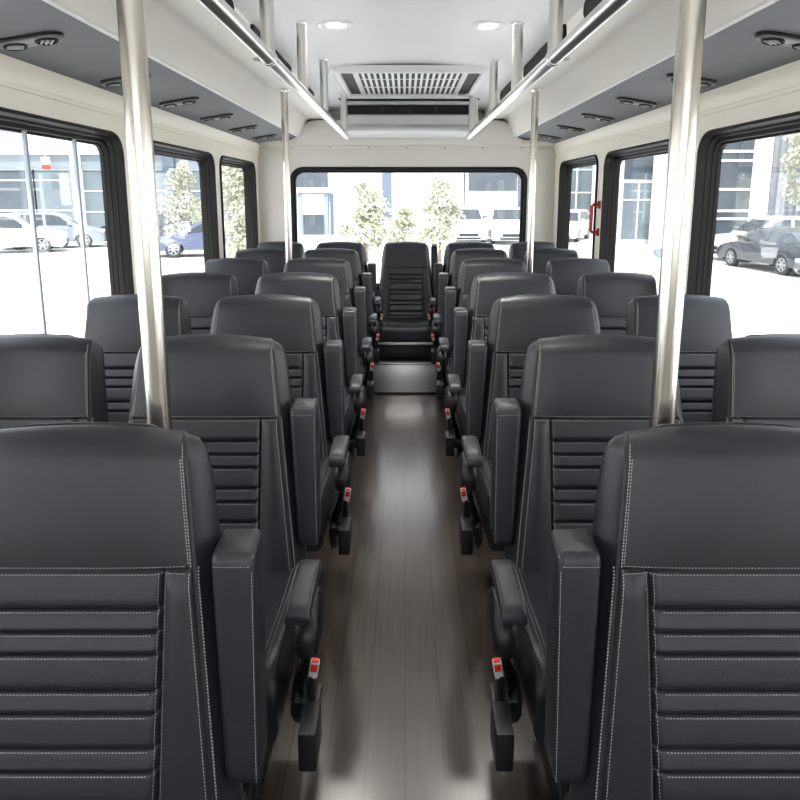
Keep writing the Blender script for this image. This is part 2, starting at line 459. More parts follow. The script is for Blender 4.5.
def build_meshes(fl, sgn, aisle):
    """list of (name, bm, material, children, label); sgn=+1: aisle lies towards +x of the seat, -1 towards -x"""
    parts = []
    nf = lambda p: NRM * 1
    # backrest
    bm = bmesh.new(); loft(bm, [section(z, fl) for z in z_samples(ZB, ZSEAM)])
    st = bmesh.new()
    for z in RIBS[1:]:
        if z > ZB + .02: add_dashes(st, [front_pt(x, z - .0048, fl) for x in frange(-RX + .004, RX - .004, .02)], nf)
    add_dashes(st, [front_pt(x, ZSEAM - .0058, fl) for x in frange(-hw_plain(ZSEAM, fl) + .014, hw_plain(ZSEAM, fl) - .014, .01)], nf)
    for s in (-1, 1):
        add_dashes(st, [front_pt(s * (RX + .0058), z, fl) for z in frange(ZSEAM - .008, ZB + .02, .012)], nf)
        add_dashes(st, [front_pt(s * (RX - .0058), z, fl) for z in frange(ZSEAM - .008, ZB + .02, .006)], nf)
        add_dashes(st, [front_pt(s * (hw_plain(z, fl) - .0125), z, fl) for z in frange(ZSEAM - .002, ZB + .02, .012)], nf, w=.0009)
        add_dashes(st, [front_pt(s * (hw_plain(z, fl) - .0005), z, fl) + Vector((0, .012, 0)) for z in frange(ZSEAM - .002, ZB + .02, .012)], lambda p, s=s: Vector((s, -.3, 0)).normalized(), w=.0013, h=.0013)
    parts.append(('backrest', bm, M['leather'], [('stitching', st, M['stitch'])], None))
    # headrest zone
    bm = bmesh.new(); loft(bm, [section(z, fl) for z in z_samples(ZSEAM, ZT - 1e-4)])
    st = bmesh.new()
    add_dashes(st, [front_pt(x, ZSEAM + .0062, fl) for x in frange(-hw_plain(ZSEAM, fl) + .014, hw_plain(ZSEAM, fl) - .014, .01)], nf)
    for s in (-1, 1):
        add_dashes(st, [front_pt(s * (hw_plain(z, fl) - .0125), z, fl) for z in frange(ZSEAM + .004, ZT - .03, .01)], nf, w=.0009)
        sec = []
        for z in frange(ZSEAM + .004, ZT - .01, .006):
            L = section(z, fl); 
            c = max(L, key=lambda p: s * p.x - p.y * 1.2)
            sec.append(c + Vector((s * .0006, -.0006, 0)))
        add_dashes(st, sec, lambda p, s=s: Vector((s, -1, 0)).normalized(), w=.0013, h=.0012)
    parts.append(('headrest', bm, M['leather'], [('stitching', st, M['stitch'])], None))
    # back shell (rear of the backrest)
    bm = bmesh.new()
    loops = []
    for z in frange(ZB - .01, 1.0, .05):
        yf = y_front(z); th = .115 - .03 * sm((z - .75) / .35); h = hw_plain(z, fl) - .035
        loops.append([Vector((x, yf + th + y, z)) for x, y in rrect(-h, h, -.012, .022 - .012 * sm((z - .8) / .2), .010, 3)])
    loft(bm, loops); parts.append(('back_shell', bm, M['plastic'], [], None))
    # cushion
    cw = .232 + .04 * fl; cx0 = .022 * sgn * (1 if aisle is True else 0)
    def zt(x, y): 
        t = (y + .20) / -.53
        return .462 + .018 * (abs(x) / cw) ** 2 + .016 * sm((t - .2) / .6) - .01 * (1 - t)
    ys = [-.13, -.2, -.28, -.36, -.44, -.50, -.55, -.585]
    loops = []
    def csec(y, dz, ztop_off, zb):
        r = .026; out = []
        xs = frange(-cw + r, cw - r, .03)
        for x in xs: out.append(Vector((x, y, zt(x, y) - ztop_off)))
        for a in (20, 40, 45, 50, 70, 90):
            q = .003 if a == 45 else 0
            ra = math.radians(a); out.append(Vector((cw - r + (r - q) * math.sin(ra), y, zt(cw, y) - ztop_off - r + (r - q) * math.cos(ra))))
        out += [Vector((cw + .004, y, (zt(cw, y) - ztop_off - r + zb) / 2)), Vector((cw - .004, y, zb + .01)), Vector((cw - .015, y, zb))]
        out += [Vector((-cw + .015, y, zb)), Vector((-cw + .004, y, zb + .01)), Vector((-cw - .004, y, (zt(cw, y) - ztop_off - r + zb) / 2))]
        for a in (90, 70, 50, 45, 40, 20):
            q = .003 if a == 45 else 0
            ra = math.radians(a); out.append(Vector((-cw + r - (r - q) * math.sin(ra), y, zt(cw, y) - ztop_off - r + (r - q) * math.cos(ra))))
        return out
    for y in ys: loops.append(csec(y, 0, 0, .31))
    yF = -.585; RR = .075
    for a in (12, 24, 36, 48, 60, 72, 84, 90):
        ra = math.radians(a); loops.append(csec(yF - RR * math.sin(ra), 0, RR * (1 - math.cos(ra)), .31 + .012 * math.sin(ra)))
    bm = bmesh.new(); loft(bm, loops)
    st = bmesh.new()
    for s in (-1, 1):
        for off in (.022, .032):
            add_dashes(st, [Vector((s * (cw - off - .006), y, zt(cw - off, y) + .0006)) for y in frange(-.2, -.59, .03)], lambda p: Vector((0, 0, 1)))
    for zz in (.448, ):
        pass
    add_dashes(st, [Vector((x, yF - RR * math.sin(.7), zt(x, yF - RR * .64) - RR * (1 - math.cos(.7)) + .0008)) for x in frange(-cw + .03, cw - .03, .02)], lambda p: Vector((0, -.64, .77)))
    for b_ in (bm, st):
        for v in b_.verts: v.co.x += cx0
    parts.append(('cushion', bm, M['leather'], [('stitching', st, M['stitch'])], None))
    # base: pan, legs, foot rail
    bm = bmesh.new(); add_box(bm, -.215, .215, -.60, -.10, .27, .318, bevel=.008)
    parts.append(('seat_pan', bm, M['frame'], [], None))
    for lx in (-.19, .19):
        bm = bmesh.new()
        loops = []
        for z, w in (((.2265, .16), (.25, .16), (.27, .17), (.28, .18)) if aisle == 'none' else ((0, .21), (.03, .20), (.10, .12), (.2, .12), (.28, .18))):
            loops.append([Vector((lx + x, -.38 + y, z)) for x, y in rrect(-.016, .016, -w, w, .012, 3)])
        loft(bm, loops); parts.append(('leg', bm, M['frame'], [], None))
    if aisle is not True: return parts
    # ---------------- aisle side hardware
    def tower(s):
        def ytw(z): return -.066 - (.9 - z) * .17
        bm = bmesh.new(); loops = []
        prof = [(.512, .018, .018), (.515, .010, .010), (.523, .003, .003), (.535, 0, 0)] + [(z, 0, 0) for z in frange(.56, .85, .05)] + [(.883, 0, 0), (.892, .0008, .001), (.898, .003, .004), (.902, .007, .008), (.904, .012, .013)]
        for z, ins, fr in prof:
            w0 = s * (.242 + .026 * (.9 - z) / .4); w1 = s * (.326 - .008 * (z - .5) / .4)
            a, b = min(w0, w1) + ins, max(w0, w1) - ins
            yc = ytw(z)
            loops.append([Vector((x, y, z + (.010 * (y - (yc - .055)) / .1 if z > .885 else 0))) for x, y in rrect(a, b, yc - .046 + fr, yc + .040 - fr, max(.004, .014 - ins), 4)])
        loft(bm, loops)
        st = bmesh.new()
        xin = s * (.3375)
        add_dashes(st, [Vector((s * (.3215 - .008 * (z - .5) / .4), ytw(z) - .0465, z)) for z in frange(.525, .88, .03)], nf)
        zz = .884
        yc = ytw(zz)
        add_dashes(st, [Vector((x, yc - .0455, zz)) for x in frange(s * .250, s * .313, .01)], nf)
        add_dashes(st, [Vector((s * .3145, y, zz + .012 + .010 * (y - yc + .055) / .1)) for y in frange(yc - .038, yc + .03, .02)], lambda p: Vector((s, 0, .3)).normalized())
        parts.append(('belt_tower', bm, M['leather'], [('stitching', st, M['stitch'])], None))
    def armrest(s):
        bm = bmesh.new(); loops = []
        path = [(-.500, .648, .006), (-.502, .652, .012), (-.511, .656, .019), (-.53, .660, .021), (-.56, .662, .021), (-.61, .662, .020), (-.65, .660, .019), (-.675, .655, .017), (-.690, .649, .014), (-.695, .645, .009)]
        for y, z, hh in path:
            loops.append([Vector((s * (.352 + .10 * (y + .7) * .1) + x, y, z + zz)) for x, zz in rrect(-.026, .026, -hh, hh, min(.011, hh * .8), 4)])
        loft(bm, loops)
        st = bmesh.new()
        for off in (-.0235, .0235):
            add_dashes(st, [Vector((s * .353 + off, y, z + hh - .0035)) for y, z, hh in path[3:8]], lambda p: Vector((0, 0, 1)))
        parts.append(('armrest', bm, M['leather'], [('stitching', st, M['stitch'])], None))
        # pivot pod under the pad
        bm = bmesh.new(); loops = []
        for z, w, d, yc in ((.640, .015, .03, -.60), (.630, .020, .055, -.605), (.61, .025, .075, -.615), (.575, .026, .078, -.62), (.548, .025, .066, -.615), (.53, .020, .045, -.61), (.52, .012, .022, -.605)):
            loops.append([Vector((s * .366 + x, yc + y, z)) for x, y in rrect(-w, w, -d, d, min(w, d) * .85, 4)])
        loft(bm, loops)
        parts.append(('armrest_pod', bm, M['plastic'], [], None))
        bm = bmesh.new()
        add_tube(bm, [(s * .338, -.36, .42), (s * .340, -.44, .52), (s * .350, -.50, .60), (s * .352, -.54, .655)], .013, 10)
        add_tube(bm, [(s * .325, -.52, .36), (s * .352, -.58, .46), (s * .366, -.612, .53)], [.02, .016, .014], 12)
        parts.append(('armrest_bracket', bm, M['frame'], [], None))
    if aisle != 'centre':
        s = sgn
        tower(s); armrest(s)
        # side valance
        bm = bmesh.new(); loops = []
        for y, z0, z1 in ((-.56, .30, .34), (-.53, .26, .37), (-.45, .24, .385), (-.3, .24, .385), (-.16, .27, .38)):
            loops.append([Vector((s * .318 + x, y, z)) for x, z in rrect(-.012, .014, z0, z1, .010, 3)])
        loft(bm, loops); parts.append(('side_cover', bm, M['plastic'], [], None))
        # buckle on stalk
        bm = bmesh.new(); add_tube(bm, [(s * .372, -.66, .40), (s * .374, -.685, .47), (s * .379, -.70, .53)], [.011, .010, .008], 10)
        add_box(bm, s * .366 - .012, s * .366 + .012, -.69, -.62, .385, .45, bevel=.005)
        parts.append(('buckle_stalk', bm, M['frame'], [], None))
        T = Matrix.Translation((s * .386, -.706, .548)) @ Matrix.Rotation(s * math.radians(10), 4, 'Y') @ Matrix.Rotation(math.radians(14), 4, 'X') @ Matrix.Scale(.68, 4)
        b = bmesh.new(); add_box(b, -.014, .014, -.009, .009, -.040, .036, bevel=.007, seg=3)
        bm = bmesh.new(); merge(bm, b, 0, T)
        b = bmesh.new(); add_box(b, -.0105, .0105, -.0115, -.004, -.004, .026, bevel=.003); add_box(b, -.0105, .0105, -.008, .006, .022, .0385, bevel=.003)
        bb = bmesh.new(); merge(bb, b, 0, T)
        parts.append(('buckle', bm, M['buckle'], [('release_button', bb, M['redb'])], 'pale grey buckle with red button'))
        # retractor / recline box
        bm = bmesh.new(); add_box(bm, s * .380 - .018, s * .380 + .018, -.79, -.70, .382, .468, bevel=.006)
        parts.append(('retractor_box', bm, M['plastic'], [], None))
        bm = bmesh.new(); add_box(bm, min(s * .32, s * .378), max(s * .32, s * .378), -.60, -.56, .345, .375, bevel=.004)
        add_box(bm, s * .372 - .009, s * .372 + .009, -.72, -.56, .37, .395, bevel=.004)
        parts.append(('box_bracket', bm, M['frame'], [], None))
    return parts

def assemble(name, label, cat, parts, loc, group):
    t = thing(name, label, cat, loc, 0, group)
    for nm, bm, m, ch, lab in parts:
        ms = [m]
        for cn, cb, cm in ch:
            if cn == 'stitching': merge(bm, cb, 1); ms.append(cm)
        p = obj(nm, bm, ms, t, angle=50)
        if lab: p['label'] = lab
        for cn, cb, cm in ch:
            if cn != 'stitching': obj(cn, cb, cm, p)
    return t

ROW_Y = [1.13, 1.905, 2.70, 3.50, 4.31, 5.10, 5.87]
ORD = ['first', 'second', 'third', 'fourth', 'fifth', 'sixth', 'seventh']
AXL, AXR, WXL, WXR = -.572, .576, -1.102, 1.13
G1, G2 = 'aisle seats', 'window seats'
def alabel(i, side):
    if i == 0: return 'charcoal leather aisle seat nearest the camera, %s of the aisle, with belt tower' % side
    if i == 6: return 'charcoal leather aisle seat against the rear window, %s of the middle seat' % side
    return 'charcoal leather aisle seat, %s of the aisle, %s row from the camera' % (side, ORD[i])
def wlabel(i, side):
    if i == 6: return 'charcoal leather window seat in the rear corner, %s side of the bus' % side
    return 'charcoal leather window seat by the %s wall, %s row from the camera' % (side, ORD[i])
for side, ax, wx, sg in (('left', AXL, WXL, 1), ('right', AXR, WXR, -1)):
    proto = assemble('bus_seat', alabel(0, side), 'seat', build_meshes(1, sg, True), (ax, ROW_Y[0], 0), G1)
    for i in range(1, 7): dup(proto, (ax, ROW_Y[i], 0), 0, alabel(i, side))
    pw = assemble('bus_seat', wlabel(1, side), 'seat', build_meshes(.0, sg, False), (wx, ROW_Y[1], 0), G2)
    for i in range(2, 7): dup(pw, (wx, ROW_Y[i], 0), 0, wlabel(i, side))

# middle seat at the back
ct = assemble('bus_seat', 'charcoal leather middle seat at the end of the aisle, facing the camera', 'seat', build_meshes(.85, 1, 'none'), (.008, 5.87, 0), None)
for c_ in ct.children:
    if c_.name.split('.')[0] in ('backrest', 'headrest', 'back_shell'):
        for v in c_.data.vertices: v.co.x *= .93
bm = bmesh.new(); loops = []
for z, ins in ((.50, .02), (.51, .004), (.6, 0), (.95, 0), (1.04, .002), (1.055, .012)):
    yc = y_front(z) + .155
    loops.append([Vector((x, y, z)) for x, y in rrect(.225 + ins, .285 - ins, yc - .05 + ins, yc + .05 - ins, .012, 3)])
loft(bm, loops)
tw = obj('belt_tower', bm, M['leather'], ct)
bm = bmesh.new(); add_box(bm, .227, .283, .045, .145, 1.052, 1.075, bevel=.008)
c = obj('tower_cap', bm, M['acw'], tw); c['label'] = 'pale grey cap'
for s in (-1, 1):
    bm = bmesh.new(); loops = []
    for y, z, hh in ((-.20, .655, .012), (-.22, .66, .02), (-.30, .662, .022), (-.42, .655, .022), (-.46, .645, .018), (-.472, .64, .008)):
        loops.append([Vector((s * .283 + x, y, z + q)) for x, q in rrect(-.022, .022, -hh, hh, hh * .7, 3)])
    loft(bm, loops); obj('armrest', bm, M['leather'], ct)
    bm = bmesh.new(); add_box(bm, s * .263 - .008, s * .263 + .008, -.34, -.29, .30, .65, bevel=.006)
    add_box(bm, min(s * .20, s * .287), max(s * .20, s * .271), -.36, -.27, .285, .305, bevel=.004)
    obj('armrest_bracket', bm, M['frame'], ct)
bm = bmesh.new(); add_box(bm, .238, .258, -.27, -.25, .49, .56, bevel=.004)
b = obj('buckle', bm, M['red'], ct); b['label'] = 'red buckle'

# step box in front of the middle seat
sb = thing('rear_step', 'step box with a brushed steel front below the middle rear seat', 'step', (.0, 4.9, 0))
obj('riser', box(-.30, .30, .02, .72, 0, .225, bevel=.006), M['plastic'], sb)
obj('front_panel', box(-.245, .245, 0, .022, .012, .225, bevel=.003), M['steelp'], sb)['label'] = 'brushed steel front panel'
for v in [c for c in sb.children if c.name.startswith('front_panel')][0].data.vertices: v.co.y += (v.co.z - .225) * .15
obj('nosing', box(-.295, .295, -.012, .05, .224, .238, bevel=.004), M['steelr'], sb)['label'] = 'bright steel edge strip'
obj('upper_riser', box(-.29, .29, .16, .24, .235, .345, bevel=.004), M['plastic'], sb)
obj('edge_bar', box(-.27, .27, .145, .172, .345, .362, bevel=.005), M['steelr'], sb)['label'] = 'bright steel edge bar'

# ------------------------------------------------------------------ poles and rails
for nm, x, y, z1, lab in (('grab_pole', -.472, 1.212, 2.285, 'thick steel grab pole behind the front left aisle seat'),
                          ('grab_pole', .494, 1.212, 2.285, 'thick steel grab pole behind the front right aisle seat'),
                          ('grab_pole', -.772, 4.40, 2.163, 'steel grab pole near the rear of the bus, left side'),
                          ('grab_pole', .833, 4.40, 2.163, 'steel grab pole near the rear of the bus, right side')):
    t = thing(nm, lab, 'pole', (x, y, 0), 0, 'upright grab poles')
    bm = bmesh.new(); add_tube(bm, [(0, 0, .006), (0, 0, z1)], .0225, 28); obj('tube', bm, M['steel'], t)
    bm = bmesh.new(); add_lathe(bm, [(.0225, .0), (.034, .0), (.034, .006), (.028, .012), (.0245, .03), (.0225, .03)], 24); obj('floor_flange', bm, M['steelr'], t)
    bm = bmesh.new(); add_lathe(bm, [(.0225, z1 - .02), (.0245, z1 - .02), (.027, z1 - .008), (.034, z1 - .005), (.034, z1 - .001), (.0225, z1 - .001)], 24); obj('top_flange', bm, M['steelr'], t)

RAILX = .497; RZ = 1.97
for s, side in ((-1, 'left'), (1, 'right')):
    x = .022 + s * RAILX
    t = thing('grab_rail', 'long overhead steel grab rail hung from the ceiling, %s of the aisle' % side, 'rail', (x, 0, RZ), 0, 'overhead grab rails')
    bm = bmesh.new()
    add_tube(bm, [(0, 1.262, 0), (0, 1.272, 0), (0, 5.585, 0), (0, 5.597, 0), (0, 5.604, 0)], [.018, .0235, .0235, .018, .006], 24)
    obj('rail', bm, M['steelr'], t)
    for y in (1.55, 2.42, 3.22, 4.05, 5.33):
        bm = bmesh.new()
        ht = zceil(abs(x - XC)) - RZ
        add_tube(bm, [(0, y, .016), (0, y, ht)], .0245, 22)
        add_lathe(bm, [(.0245, ht - .006), (.031, ht - .006), (.033, ht), (.0245, ht)], 24, Matrix.Translation((0, y, 0)))
        h = obj('hanger', bm, M['steelr'], t)
        if y > 3: continue
        bm = bmesh.new()
        b = bmesh.new(); loft(b, [[Vector((r * math.cos(2 * PI * k / 24), r * math.sin(2 * PI * k / 24), z)) for k in range(24)] for r, z in ((.0238, -.013), (.027, -.013), (.0295, -.009), (.0295, .009), (.027, .013), (.0238, .013))], ring=True)
        merge(bm, b, 0, Matrix.Translation((0, y, 0)) @ Matrix.Rotation(PI / 2, 4, 'X'))
        if y < 3: add_tube(bm, [(s * .022, y, -.004), (s * .052, y, -.004)], .006, 8)
        obj('clamp', bm, M['steelr'], h)

# ------------------------------------------------------------------ ceiling fittings
def downlight(x, y, label):
    t = thing('ceiling_light', label, 'ceiling light', (x, y, zceil(abs(x - XC)) + .002), 0, 'round ceiling downlights')
    bm = bmesh.new(); b = bmesh.new()
    prof = [(.088, 0), (.086, -.007), (.078, -.011), (.068, -.010), (.060, -.005), (.056, .012), (.088, .012)]
    loft(b, [[Vector((r * math.cos(2 * PI * k / 40), r * math.sin(2 * PI * k / 40), z)) for k in range(40)] for r, z in prof], ring=True)
    merge(bm, b); obj('trim_ring', bm, M['white'], t)
    bm = bmesh.new(); add_lathe(bm, [(.0005, -.006), (.03, -.0055), (.05, -.003), (.0575, .002), (.0575, .008), (.0005, .008)], 32)
    obj('lens', bm, M['lamp'], t)
    return t
ld = bpy.data.lights.new('downlight_and_fill', 'AREA'); ld.shape = 'DISK'; ld.size = .12; ld.spread = math.radians(125); ld.energy = 4.5; ld.color = (1, .965, .90)
def glow(x, y):
    o = bpy.data.objects.new('downlight_and_fill', ld); C.objects.link(o); o.location = (x, y, ZC - .022)
downlight(-.338, 3.30, 'round recessed ceiling light left of the aisle, lit'); glow(-.338, 3.30)
downlight(.405, 3.30, 'round recessed ceiling light right of the aisle, lit'); glow(.405, 3.30)
ld = ld.copy(); ld.energy = 1.2
for y in (1.75,):  # added fill lamps, unseen and without fixtures, nearer than the lit pair
    for x in (-.338, .405): glow(x, y)

# return-air grille
gx = XC + .02
t = thing('ceiling_grille', 'rectangular white return-air grille with slats in the ceiling', 'vent', (gx, 4.86, ZC - .012), 0)
bm = bmesh.new()
loops = []
for ins, z, r in ((0, .012, .06), (0, -.014, .06), (.008, -.030, .055), (.022, -.034, .045), (.032, -.024, .04), (.046, -.022, .035), (.058, -.028, .03), (.066, -.020, .02), (.064, .012, .02)):
    loops.append([Vector((p[0], p[1], z)) for p in rrect(-.515 + ins, .515 - ins, -.57 + ins, .57 - ins, r, 6)])
loft(bm, loops, ring=True); obj('frame', bm, M['white'], t)
obj('backing', box(-.45, .45, -.51, .51, -.004, .0), M['dark'], t, smooth=False)
for k in range(17):
    x = -.31 + .62 * k / 16
    obj('slat', box(x - .0088, x + .0088, -.505, .505, -.0095, -.004, bevel=.001), M['white'], t, smooth=False)
for y in (-.17, .17): obj('cross_bar', box(-.33, .33, y - .008, y + .008, -.0085, -.003), M['acw'], t, smooth=False)
for s in (-1, 1):
    obj('side_bar', box(s * .355 - .018, s * .355 + .018, -.505, .505, -.012, -.003, bevel=.003), M['acw'], t)

# air-conditioner housing at the rear
t = thing('air_conditioner', 'air conditioner housing across the ceiling above the rear window', 'air conditioner', (gx, 5.55, 0))
bm = bmesh.new()
prof = [(.10, 2.262), (.06, 2.262), (.03, 2.252), (.0, 2.245), (-.005, 2.232), (.0, 2.222), (.05, 2.220), (.05, 2.148), (.0, 2.140), (-.012, 2.130), (-.012, 2.064), (-.020, 2.056), (-.050, 2.034), (-.050, 2.018), (-.03, 2.008), (.10, 2.008), (.55, 1.995), (.60, 2.262)]
loft(bm, [[Vector((x, y, z)) for y, z in prof] for x in (-.53, .53)])
obj('housing', bm, M['acw'], t, angle=25)
obj('outlet_slot', box(-.50, .50, .040, .049, 2.149, 2.219), M['dark'], t, smooth=False)
for x in (-.22, 0, .22): obj('slot_divider', box(x - .012, x + .012, .022, .048, 2.149, 2.219, bevel=.003), M['plastic'], t)
obj('top_gap', box(-.57, .57, -.01, .10, 2.262, 2.289), M['dark'], t, smooth=False)
for s in (-1, 1): obj('side_post', box(s * .535 - .018, s * .535 + .018, -.02, .12, 1.995, 2.262, bevel=.008), M['acw'], t)

# oval overhead vents (passenger air outlets)
ang = math.atan2(.06, .36)
def stadium(l, w, n=10):
    out = []
    for cx, a0 in ((l - w, -90), (-(l - w), 90)):
        for k in range(n + 1):
            a = math.radians(a0 + 180 * k / n); out.append((cx + w * math.cos(a), w * math.sin(a)))
    return out
def air_vent(label, loc, s):
    t = thing('air_vent', label, 'vent', loc, 0, 'overhead twin air vents')
    t.rotation_euler = (0, s * ang, 0)
    bm = bmesh.new()
    loops = [[Vector((p[0], p[1], z)) for p in stadium(.104 - i, .042 - i)] for i, z in ((0, .004), (0, -.010), (.003, -.013))]
    loft(bm, loops); obj('base', bm, M['plastic'], t)
    bm = bmesh.new()
    loops = [[Vector((p[0], p[1], z)) for p in stadium(.104 - i, .042 - i)] for i, z in ((.0035, -.0125), (.004, -.016), (.008, -.0185))]
    loft(bm, loops); obj('face_plate', bm, M['ventp'], t)
    for cx in (-.05, .05):
        bm = bmesh.new()
        T = Matrix.Translation((cx, 0, -.0185))
        b = bmesh.new()
        loft(b, [[Vector((r * math.cos(2 * PI * k / 24), r * math.sin(2 * PI * k / 24), z)) for k in range(24)] for r, z in ((.034, .002), (.034, -.004), (.031, -.006), (.027, -.004), (.026, .002))], ring=True)
        merge(bm, b, 0, T)
        add_lathe(bm, [(.0005, -.0005), (.029, -.0005), (.029, .002), (.0005, .002)], 20, T)
        o = obj('nozzle', bm, M['dark'], t)
        bm = bmesh.new()
        for k in (-1, 0, 1):
            b = bmesh.new(); add_box(b, -.023, .023, k * .014 - .003, k * .014 + .003, -.006, -.001, bevel=.001); merge(bm, b, 0, T @ Matrix.Rotation(.6 if cx < 0 else 2.2, 4, 'Z'))
        add_lathe(bm, [(.0005, -.008), (.008, -.007), (.009, -.001), (.0005, -.001)], 12, T)
        obj('vane', bm, M['alloy'], o)
    return t
VY = [2.19, 2.90, 3.56, 4.25, 4.93, 5.64]
VO = ['nearest the camera', 'second from the camera', 'third from the camera', 'fourth from the camera', 'fifth from the camera', 'farthest back']
for s, side in ((-1, 'left'), (1, 'right')):
    loc = lambda y: (XC + s * 1.175, y - .03, 2.010 - (1.175 - .967) / .358 * .06 + .004)
    pv = air_vent('oval twin air vent in the %s overhead panel, %s' % (side, VO[0]), loc(VY[0]), s)
    for i in range(1, 6):
        v = dup(pv, loc(VY[i]), 0, 'oval twin air vent in the %s overhead panel, %s' % (side, VO[i]))
        v.rotation_euler = pv.rotation_euler

# dark oval speaker covers on the inner faces of the overhead ducts
for s, side in ((-1, 'left'), (1, 'right')):
    for k, (ya, yb) in enumerate(((1.85, 2.78), (3.10, 4.12), (4.45, 5.10))):
        cy, l = (ya + yb) / 2, (yb - ya) / 2
        bm = bmesh.new(); loops = []
        T = Matrix.Translation((XC + s * .701, cy, 2.215))
        for ins, d in ((0, 0), (0, -.010), (.006, -.014), (.012, -.012)):
            loops.append([T @ Vector((s * d, p[0], p[1])) for p in rrect(-l + ins, l - ins, -.036 + ins, .036 - ins, .034 - ins, 6)])
        loft(bm, loops)
        o = obj('speaker_cover', bm, M['liner'])
        tag(o, 'dark rounded cover high beside the ceiling above the %s grab rail, %s' % (side, ['nearest the camera', 'between the hangers', 'farthest back'][k]), 'cover', 'dark overhead covers')

# red emergency handle
t = thing('emergency_handle', 'red emergency handle on the pillar between the right side windows', 'handle', (XR, 4.775, 1.335), 0)
bm = bmesh.new(); add_tube(bm, [(-.012, 0, .095), (-.045, 0, .098), (-.058, 0, .085), (-.058, 0, -.085), (-.045, 0, -.098), (-.012, 0, -.095)], .013, 12)
obj('grip', bm, M['red'], t)
for z in (-.097, .097): obj('mount', box(-.018, .0, -.022, .022, z - .028, z + .028, bevel=.006), M['red'], t)

# ------------------------------------------------------------------ outside
GZ = -1.0
bm = box(-90, 90, -30, 90, GZ - .1, GZ)
struct('ground', bm, M['asphalt'], smooth=False)

def arch_pts(cx, r, z0, n=8):
    return [(cx + r * math.cos(PI * k / n), z0 + r * math.sin(PI * k / n)) for k in range(n + 1)]

